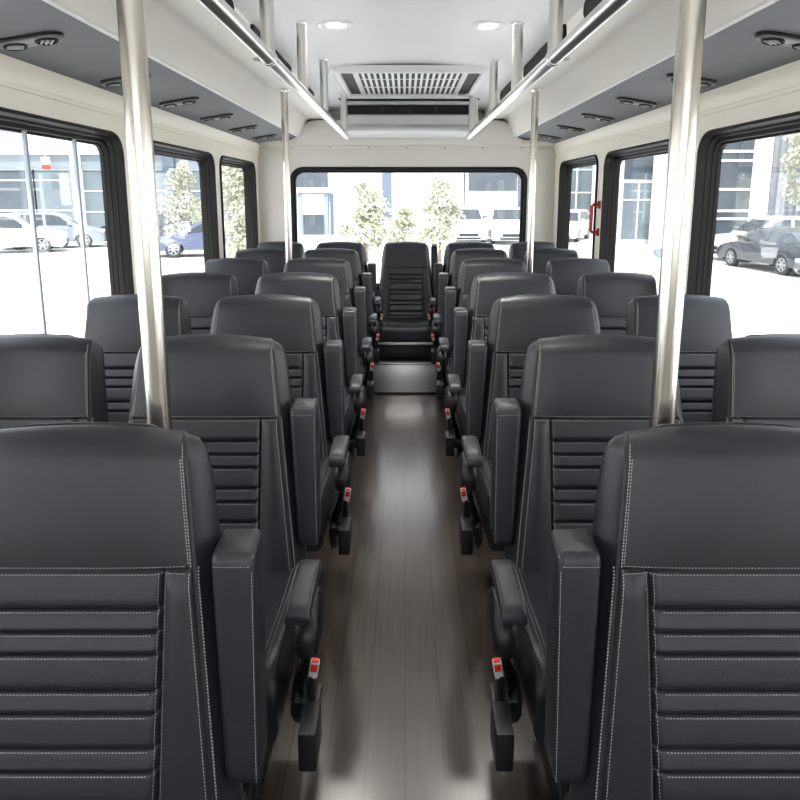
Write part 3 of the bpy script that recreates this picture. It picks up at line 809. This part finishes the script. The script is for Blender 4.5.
def make_car(name, label, cat, kind, paint, loc, rz, group='parked cars'):
    t = thing(name, label, cat, loc, rz, group)
    if kind == 'sedan':
        L, W, wr, fx, rx = 2.3, .90, .33, 1.38, -1.36
        top = [(-2.3, .42), (-2.33, .62), (-2.28, .90), (-2.1, .99), (-1.5, 1.0), (0, .96), (1.0, .95), (1.7, .85), (2.15, .72), (2.3, .58), (2.32, .40)]
        cab = [(-2.0, .98), (-1.2, 1.36), (-.55, 1.45), (.15, 1.44), (.55, 1.34), (1.25, .93)]
        win = [[(-1.62, 1.03), (-1.12, 1.31), (-.62, 1.375), (-.55, 1.03)], [(-.46, 1.03), (-.53, 1.375), (.12, 1.37), (.42, 1.28), (.85, 1.0)]]
    elif kind == 'pickup':
        L, W, wr, fx, rx = 2.6, .97, .40, 1.65, -1.55
        top = [(-2.6, .5), (-2.62, .8), (-2.6, 1.12), (-2.3, 1.15), (-.5, 1.15), (.8, 1.15), (1.3, 1.15), (2.3, 1.08), (2.55, .98), (2.62, .7), (2.62, .45)]
        cab = [(-.95, 1.13), (-.8, 1.80), (-.4, 1.85), (.25, 1.85), (.5, 1.78), (1.25, 1.12)]
        win = [[(-.78, 1.20), (-.70, 1.72), (-.25, 1.76), (-.2, 1.20)], [(-.1, 1.20), (-.15, 1.76), (.25, 1.76), (.45, 1.68), (.88, 1.20)]]
    else:
        L, W, wr, fx, rx = 2.35, .93, .37, 1.42, -1.36
        top = [(-2.3, .42), (-2.36, .7), (-2.34, 1.0), (-2.25, 1.08), (-1.5, 1.08), (0, 1.04), (1.0, 1.04), (1.8, .97), (2.2, .86), (2.34, .68), (2.36, .42)]
        cab = [(-2.28, 1.06), (-2.0, 1.58), (-1.6, 1.68), (.1, 1.68), (.5, 1.58), (1.3, 1.02)]
        win = [[(-1.98, 1.13), (-1.8, 1.53), (-1.05, 1.59), (-1.0, 1.12)], [(-.92, 1.12), (-.97, 1.59), (-.3, 1.60), (-.25, 1.11)], [(-.15, 1.11), (-.2, 1.60), (.1, 1.59), (.42, 1.5), (.92, 1.08)]]
    bot = arch_pts(fx, wr + .05, .30) + arch_pts(rx, wr + .05, .30)
    prof = top + [(2.2 if L < 2.5 else 2.5, .24)] + [(p[0], max(.22, p[1])) for p in bot] + [(-2.2 if L < 2.5 else -2.5, .26)]
    bm = bmesh.new()
    cxs = 0
    def sc(p, k, dz): return (p[0] * k, p[1] if p[1] < .35 else .35 + (p[1] - .35) * dz)
    loops = []
    for y, k, dz in ((-W, .965, .93), (-W + .03, .985, .97), (-W + .12, 1, 1), (W - .12, 1, 1), (W - .03, .985, .97), (W, .965, .93)):
        loops.append([Vector((*((lambda q: (q[0], y, q[1]))(sc(p, k, dz))),)) for p in prof])
    loft(bm, loops)
    # cabin shell
    zb = cab[0][1]; zr = max(p[1] for p in cab)
    def yw(z): return W - .05 - .20 * max(0, (z - zb)) / (zr - zb)
    loops = [[Vector((p[0], s * yw(p[1]) * f, p[1] + dz)) for p in cab] for s, f, dz in ((-1, 1, 0), (-1, .8, .015), (1, .8, .015), (1, 1, 0))]
    loft(bm, loops)
    body = obj('body', bm, paint, t, angle=40)
    for s in (-1, 1):
        for wpoly in win:
            bm = bmesh.new(); 
            loft(bm, [[Vector((p[0], s * (yw(p[1]) + e), p[1])) for p in wpoly] for e in (-.02, .008)])
            obj('side_window', bm, M['cglass'], body, smooth=False)
    # windscreen and rear screen lie on the cabin slopes
    for (a, b), nm in (((cab[-1], cab[-2]), 'windscreen'), ((cab[0], cab[1]), 'rear_screen')):
        a2 = (a[0] + (b[0] - a[0]) * .14, a[1] + (b[1] - a[1]) * .14); b2 = (a[0] + (b[0] - a[0]) * .95, a[1] + (b[1] - a[1]) * .95)
        n = Vector((b2[1] - a2[1], 0, -(b2[0] - a2[0]))).normalized()
        if n.z < 0: n = -n
        bm = bmesh.new(); lp = [(a2, -1), (b2, -1), (b2, 1), (a2, 1)]
        loft(bm, [[Vector((p[0], s * (yw(p[1]) - .06), p[1])) + n * e for p, s in lp] for e in (-.03, .022)])
        obj(nm, bm, M['cglass'], body, smooth=False)
    for x in (fx, rx):
        for s in (-1, 1):
            T = Matrix.Translation((x, s * (W - .11), wr)) @ Matrix.Rotation(PI / 2 * -s, 4, 'X')
            bm = bmesh.new(); add_lathe(bm, [(wr * .6, -.1), (wr * .93, -.1), (wr, -.06), (wr, .06), (wr * .93, .105), (wr * .66, .105), (wr * .62, .07), (.0005, .07)], 28, T)
            wv = obj('wheel', bm, M['tyre'], t)
            bm = bmesh.new()
            for k in range(6):
                b = bmesh.new(); add_box(b, .03, wr * .62, -.035, .035, .07, .10, bevel=.008); merge(bm, b, 0, T @ Matrix.Rotation(k * PI / 3, 4, 'Z'))
            b = bmesh.new(); loft(b, [[Vector((r * math.cos(2 * PI * k / 28), r * math.sin(2 * PI * k / 28), z)) for k in range(28)] for r, z in ((wr * .58, .07), (wr * .58, .104), (wr * .66, .107), (wr * .66, .07))], ring=True); merge(bm, b, 0, T)
            add_lathe(bm, [(.0005, .11), (.05, .108), (.06, .07), (.0005, .07)], 12, T)
            obj('hubcap', bm, M['alloy'], wv)
    zf = top[-3][1]
    for s in (-1, 1):
        obj('headlight', box(top[-2][0] - .30, top[-2][0] - .015, s * (W - .24) - .20, s * (W - .24) + .20, zf - .16, zf - .03, bevel=.04), M['headl'], body)
        obj('tail_light', box(top[1][0] - .01, top[1][0] + .15, s * (W - .22) - .18, s * (W - .22) + .18, .74, .9, bevel=.03), M['tail'], body)
        obj('mirror', box(.75, .95, s * (W + .07) - .09, s * (W + .07) + .06, zb + .04, zb + .17, bevel=.04), paint, body)
    obj('grille', box(top[-2][0] - .1, top[-2][0] + .03, -.5, .5, .42, .58, bevel=.03), M['frame'], body)
    obj('bumper_intake', box(top[-2][0] - .15, top[-2][0] + .025, -.62, .62, .27, .37, bevel=.02), M['frame'], body)
    return t

CARS = [
    ('car', 'white sport utility car parked nearest beyond the left front window', 'suv', 'carw', (-17.5, 29.2), .4),
    ('car', 'silver car parked behind the white one beyond the left front window', 'suv', 'carsil', (-17.0, 32.0), .4),
    ('car', 'dark grey car parked farthest back beyond the left front window', 'suv', 'cardark', (-13.7, 35.2), PI),
    ('car', 'slate blue saloon car beyond the middle left window', 'sedan', 'carblue', (-8.2, 27.8), PI + .25),
    ('car', 'white car beyond the small rear right window', 'suv', 'carw', (9.15, 37.4), -PI / 2 - .45),
    ('car', 'white sport utility car parked behind the dark saloon, beyond the right front window', 'suv', 'carw', (14.3, 25.7), PI),
    ('car', 'dark grey saloon car parked at an angle beyond the right front window', 'sedan', 'cardark', (12.6, 22.2), math.radians(96)),
    ('car', 'grey car at the right edge beyond the right front window', 'sedan', 'carg', (13.6, 18.3), PI),
    ('pickup_truck', 'white pickup seen head-on at the right of the rear window', 'pickup', 'carw', (5.4, 36.0), -PI / 2),
    ('pickup_truck', 'white pickup half behind the tree in the rear window', 'pickup', 'carw', (3.25, 36.4), -PI / 2),
]
for nm, lab, kind, paint, (x, y), rz in CARS:
    make_car(nm, lab, 'pickup truck' if kind == 'pickup' else 'car', kind, M[paint], (x, y, GZ), rz)

def tree(label, x, y, h, r, z_low=.35, n=2600, cat='tree', name='tree', shape='cone'):
    t = thing(name, label, cat, (x, y, GZ), random.random() * 6, 'trees in the car park')
    bm = bmesh.new(); add_tube(bm, [(0, 0, 0), (.03, .02, h * .3), (-.02, .0, h * .7), (0, 0, h * .92)], [.07, .055, .035, .012], 10)
    for k in range(12):
        a = k * 2.4; z = h * (.25 + .05 * k); rr = r * .7 * (1 - k / 16)
        add_tube(bm, [(0, 0, z), (rr * .5 * math.cos(a), rr * .5 * math.sin(a), z + .12 * h), (rr * math.cos(a), rr * math.sin(a), z + .2 * h)], [.025, .016, .006], 6)
    obj('trunk', bm, M['bark'], t)
    bm = bmesh.new()
    clumps = []
    for k in range(46):
        u = random.random() ** .8; z = z_low + (h - z_low) * u
        prof = (1 - u) ** .75 * (.35 + 1.2 * min(u * 3, .65)) if shape == 'cone' else math.sin(PI * (.12 + .83 * u)) 
        rad = r * prof * random.uniform(.3, 1); a = random.random() * 2 * PI
        clumps.append((Vector((rad * math.cos(a), rad * math.sin(a), z)), r * random.uniform(.22, .40)))
    for i in range(n):
        c, cr = random.choice(clumps)
        d = Vector((random.gauss(0, 1), random.gauss(0, 1), random.gauss(0, 1.1))).normalized() * cr * random.random() ** .4
        p = c + d; s = random.uniform(.03, .07) * (r / 1.0) ** .5
        q = Vector((random.gauss(0, 1), random.gauss(0, 1), random.gauss(0, 1))).normalized(); w = q.orthogonal().normalized(); e = q.cross(w)
        vs = [bm.verts.new(p + v) for v in (w * s * 1.6, e * s * .7, -w * s * 1.6, -e * s * .7)]
        bm.faces.new(vs)
    me_o = obj('foliage', bm, M['leaf'], t, smooth=False)
    return t
tree('pale green bushy tree left of the middle seat in the rear window', -1.45, 25, 2.85, 1.25, n=4200)
tree('pale green bushy tree right of the middle seat in the rear window', 1.3, 25, 3.05, 1.15, n=4000)
tree('low pale green shrub between the two trees in the rear window', -.05, 27.8, 1.95, 1.0, z_low=.2, n=2600)
tree('pale tree behind the blue saloon in the middle left window', -10.3, 31.2, 3.7, 1.35, n=2600)
tree('pale tree at the left of the middle left window', -12.9, 31.6, 3.2, 1.1, n=2000)
tree('tall pale tree in the small rear left window', -5.75, 22.4, 3.6, .95, n=2400)
tree('low shrub beside the trunk in the small rear left window', -5.1, 20.6, 1.8, .8, z_low=.15, n=1800)
tree('round-crowned green tree at the right edge beyond the right front window', 16.9, 28.0, 5.6, 1.45, z_low=2.3, n=3600, shape='round')

def building(name, label, parts, loc=(0, 0, 0), rz=0):
    t = thing(name, label, 'building', loc, rz)
    for nm, m, b in parts:
        obj(nm, box(*b), M[m], t, smooth=False)
    return t
def curtain(parts, x0, x1, y, zs, nb, glass='bglass', frame=.07):
    """glazed bays: each pane its own part, then the frame grid"""
    w = (x1 - x0) / nb
    for i in range(nb):
        for za, zb in zip(zs, zs[1:]):
            parts.append(('window', glass if not callable(glass) else glass(i, za), (x0 + i * w + frame / 2, x0 + (i + 1) * w - frame / 2, y - .05, y + .1, za + frame / 2, zb - frame / 2)))
    for i in range(nb + 1):
        x = x0 + i * w; parts.append(('mullion', 'bframe', (x - frame / 2, x + frame / 2, y - .10, y + .05, zs[0], zs[-1])))
    for z in zs: parts.append(('transom', 'bframe', (x0, x1, y - .09, y + .05, z - frame / 2, z + frame / 2)))

# long glazed office on the left, facing the lot
P_ = [('wall', 'bwhite', (-40, -7.4, 42, 54, GZ, 9)),
      ('fascia', 'bgrey', (-40, -7.4, 41.75, 42, 5.15, 5.75)),
      ('fascia', 'bgrey', (-40, -7.4, 41.85, 42, 3.05, 3.95)),
      ('soffit_band', 'bwhite', (-40, -7.4, 41.6, 42, 3.95, 5.15))]
curtain(P_, -39.5, -23.1, 42, (GZ + .1, .55, 2.4, 3.05), 6, lambda i, z: 'bglassd')
curtain(P_, -23.1, -20.5, 42, (GZ + .1, .55, 2.4, 3.05), 1, 'bglass')
curtain(P_, -20.1, -8.0, 42, (GZ + .1, .45, 1.75, 3.05), 6, 'bglass')
P_ += [('column', 'bframe', (-20.55, -20.05, 41.5, 42, GZ, 5.2)), ('column', 'bcol', (-14.9, -14.2, 41.5, 42, GZ, 5.6)), ('column', 'bcol', (-10.6, -10.1, 41.5, 42, GZ, 5.6))]
building('office_building', 'pale office building with blue glass bays beyond the left windows', P_)
sg_ = thing('wall_sign', 'small white and red sign hung on the office front, left window', 'sign', (-21.9, 41.3, 3.35))
obj('board', box(-.26, .26, -.06, 0, -.02, .42, bevel=.03), M['carw'], sg_)
obj('red_band', box(-.26, .26, -.065, .005, -.30, 0, bevel=.02), M['redb'], sg_)
obj('hanger', box(-.02, .02, -.05, .02, .40, .62), M['hood'], sg_, smooth=False)

# white hall straight behind
P_ = [('wall', 'bwhite', (-7.3, 3.7, 42.5, 54, GZ, 8)), ('column', 'bcol', (-1.45, -.85, 42.2, 42.5, GZ, 6)),
      ('window', 'bcol', (1.70, 1.95, 42.35, 42.6, 1.65, 2.6)), ('window', 'bcol', (2.12, 2.40, 42.35, 42.6, 1.65, 2.6)), ('window', 'bglass', (1.95, 2.12, 42.40, 42.6, 1.95, 2.2))]
P_ += [('window', 'bglassd', (-6.9, -4.85, 42.3, 42.6, 1.9, 3.2)), ('door_frame', 'bgrey', (-6.75, -4.85, 42.3, 42.55, GZ, 1.7)), ('door', 'bwhite', (-6.45, -5.15, 42.2, 42.35, .3, 1.55)), ('door', 'bglassd', (-6.45, -5.15, 42.2, 42.35, GZ, .3)),
       ('transom', 'bframe', (-7.0, -4.7, 42.15, 42.5, 1.65, 1.95)), ('pillar', 'bcol', (-4.72, -4.55, 42.2, 42.5, GZ, 1.6))]
building('white_hall', 'white building with slate column and entrance door behind the rear trees', P_)

# depot with loading bays, right of the rear window
P_ = [('wall', 'bwhite', (3.8, 12.6, 42, 54, GZ, 8)), ('window', 'bglassd', (3.95, 7.0, 41.9, 42.2, 1.75, 3.3)),
      ('loading_bay', 'bglassd', (4.0, 5.6, 41.9, 42.2, GZ, .2)), ('loading_bay', 'bglassd', (5.8, 7.1, 41.9, 42.2, GZ, .2)), ('column', 'bcol', (7.05, 7.2, 41.7, 42, GZ, 4))]
curtain(P_, 7.3, 12.4, 42, (GZ + .1, .4, 1.65, 3.05, 4.2), 3, 'bglass')
building('depot_building', 'white depot with glass front and loading bays, right of the rear window', P_)

# entrance wing seen through the middle right window
P_ = [('wall', 'bwhite', (12.7, 14.5, 36, 41.5, GZ, 4.2))]
curtain(P_, 12.75, 14.45, 36, (GZ + .15, 1.25, 2.15), 2, 'bglass')
P_ += [('window', 'bglassd', (12.8, 14.4, 35.9, 36.2, 2.3, 3.5))]
building('entrance_wing', 'white entrance wing with tall windows beyond the middle right window', P_, loc=(-1.45, -1.0, 0))
t = thing('wing_wall', 'white side wall running forward from the entrance wing, slate pillar at its end', 'wall', (12.9, 34.6, 0), math.atan2(-8, -2.2))
obj('wall_panel', box(.2, 7.6, -.2, .2, GZ, 3.55), M['bwhite'], t, smooth=False)
obj('pillar', box(7.6, 8.2, -.28, .28, GZ, 1.1), M['bcol'], t, smooth=False)
obj('plinth', box(6.6, 8.6, -.5, .5, GZ, GZ + .22), M['bgrey'], t, smooth=False)
obj('wall_lamp', box(5.0, 5.25, -.42, -.2, 1.7, 2.15, bevel=.04), M['hood'], t)

# large building beyond the right front window
P_ = [('wall', 'bgrey', (13.2, 30, 30, 44, GZ, 10)), ('pilaster', 'bframe', (15.55, 16.05, 29.6, 30.1, GZ, 9.5))]
curtain(P_, 13.3, 15.45, 30, (GZ + .25, .45, .8, 1.75, 3.0, 3.4, 4.8), 1, 'bglassd', .10)
tb = building('corrugated_building', 'large grey building with dark glass strip and ribbed cladding beyond the right front window', P_)
bm = bmesh.new()
pts = []
x = 16.1; k = 0
while x < 29.8:
    pts += [(x, 29.96), (x + .10, 29.96), (x + .15, 29.86), (x + .25, 29.86)]; x += .30
loft(bm, [[Vector((p[0], p[1], z)) for p in pts] for z in (GZ + .9, 9.6)], closed=False)
obj('cladding', bm, M['bcorr'], tb, smooth=False)
obj('plinth', box(16.1, 29.8, 29.7, 30, GZ, GZ + .9), M['bwhite'], tb, smooth=False)

# ------------------------------------------------------------------ light
wd = bpy.data.worlds.new('sky'); S.world = wd; wd.use_nodes = True
nt = wd.node_tree; bg = nt.nodes['Background']
tc = nt.nodes.new('ShaderNodeTexCoord'); sp = nt.nodes.new('ShaderNodeSeparateXYZ'); rp = nt.nodes.new('ShaderNodeValToRGB')
rp.color_ramp.elements[0].position = .0; rp.color_ramp.elements[0].color = (1, 1, 1, 1)
rp.color_ramp.elements[1].position = .7; rp.color_ramp.elements[1].color = (.80, .90, 1, 1)
nt.links.new(tc.outputs['Generated'], sp.inputs[0]); nt.links.new(sp.outputs[2], rp.inputs[0]); nt.links.new(rp.outputs[0], bg.inputs[0])
bg.inputs[1].default_value = 1.9
sun = bpy.data.lights.new('sun', 'SUN'); sun.energy = 5.2; sun.angle = math.radians(3); sun.color = (1, .97, .92)
so = bpy.data.objects.new('sun', sun); C.objects.link(so)
so.rotation_euler = Vector((.10, .50, -.86)).to_track_quat('-Z', 'Y').to_euler()

# ------------------------------------------------------------------ camera
cd = bpy.data.cameras.new('camera'); co = bpy.data.objects.new('camera', cd); C.objects.link(co)
co.location = (0, 0, 1.5); co.rotation_euler = (math.radians(90 - 10.389), 0, 0)
cd.sensor_width = 36; cd.lens = 660 / 800 * 36; cd.shift_x = -5 / 800; cd.shift_y = -84 / 800
cd.clip_start = .02; cd.clip_end = 500
S.camera = co
S.view_settings.view_transform = 'Standard'; S.view_settings.look = 'None'; S.view_settings.gamma = 1
S.view_settings.exposure = .92
S.cycles.max_bounces = 10; S.cycles.diffuse_bounces = 6; S.cycles.transparent_max_bounces = 12
S.cycles.sample_clamp_indirect = 6
S.cycles.use_denoising = True
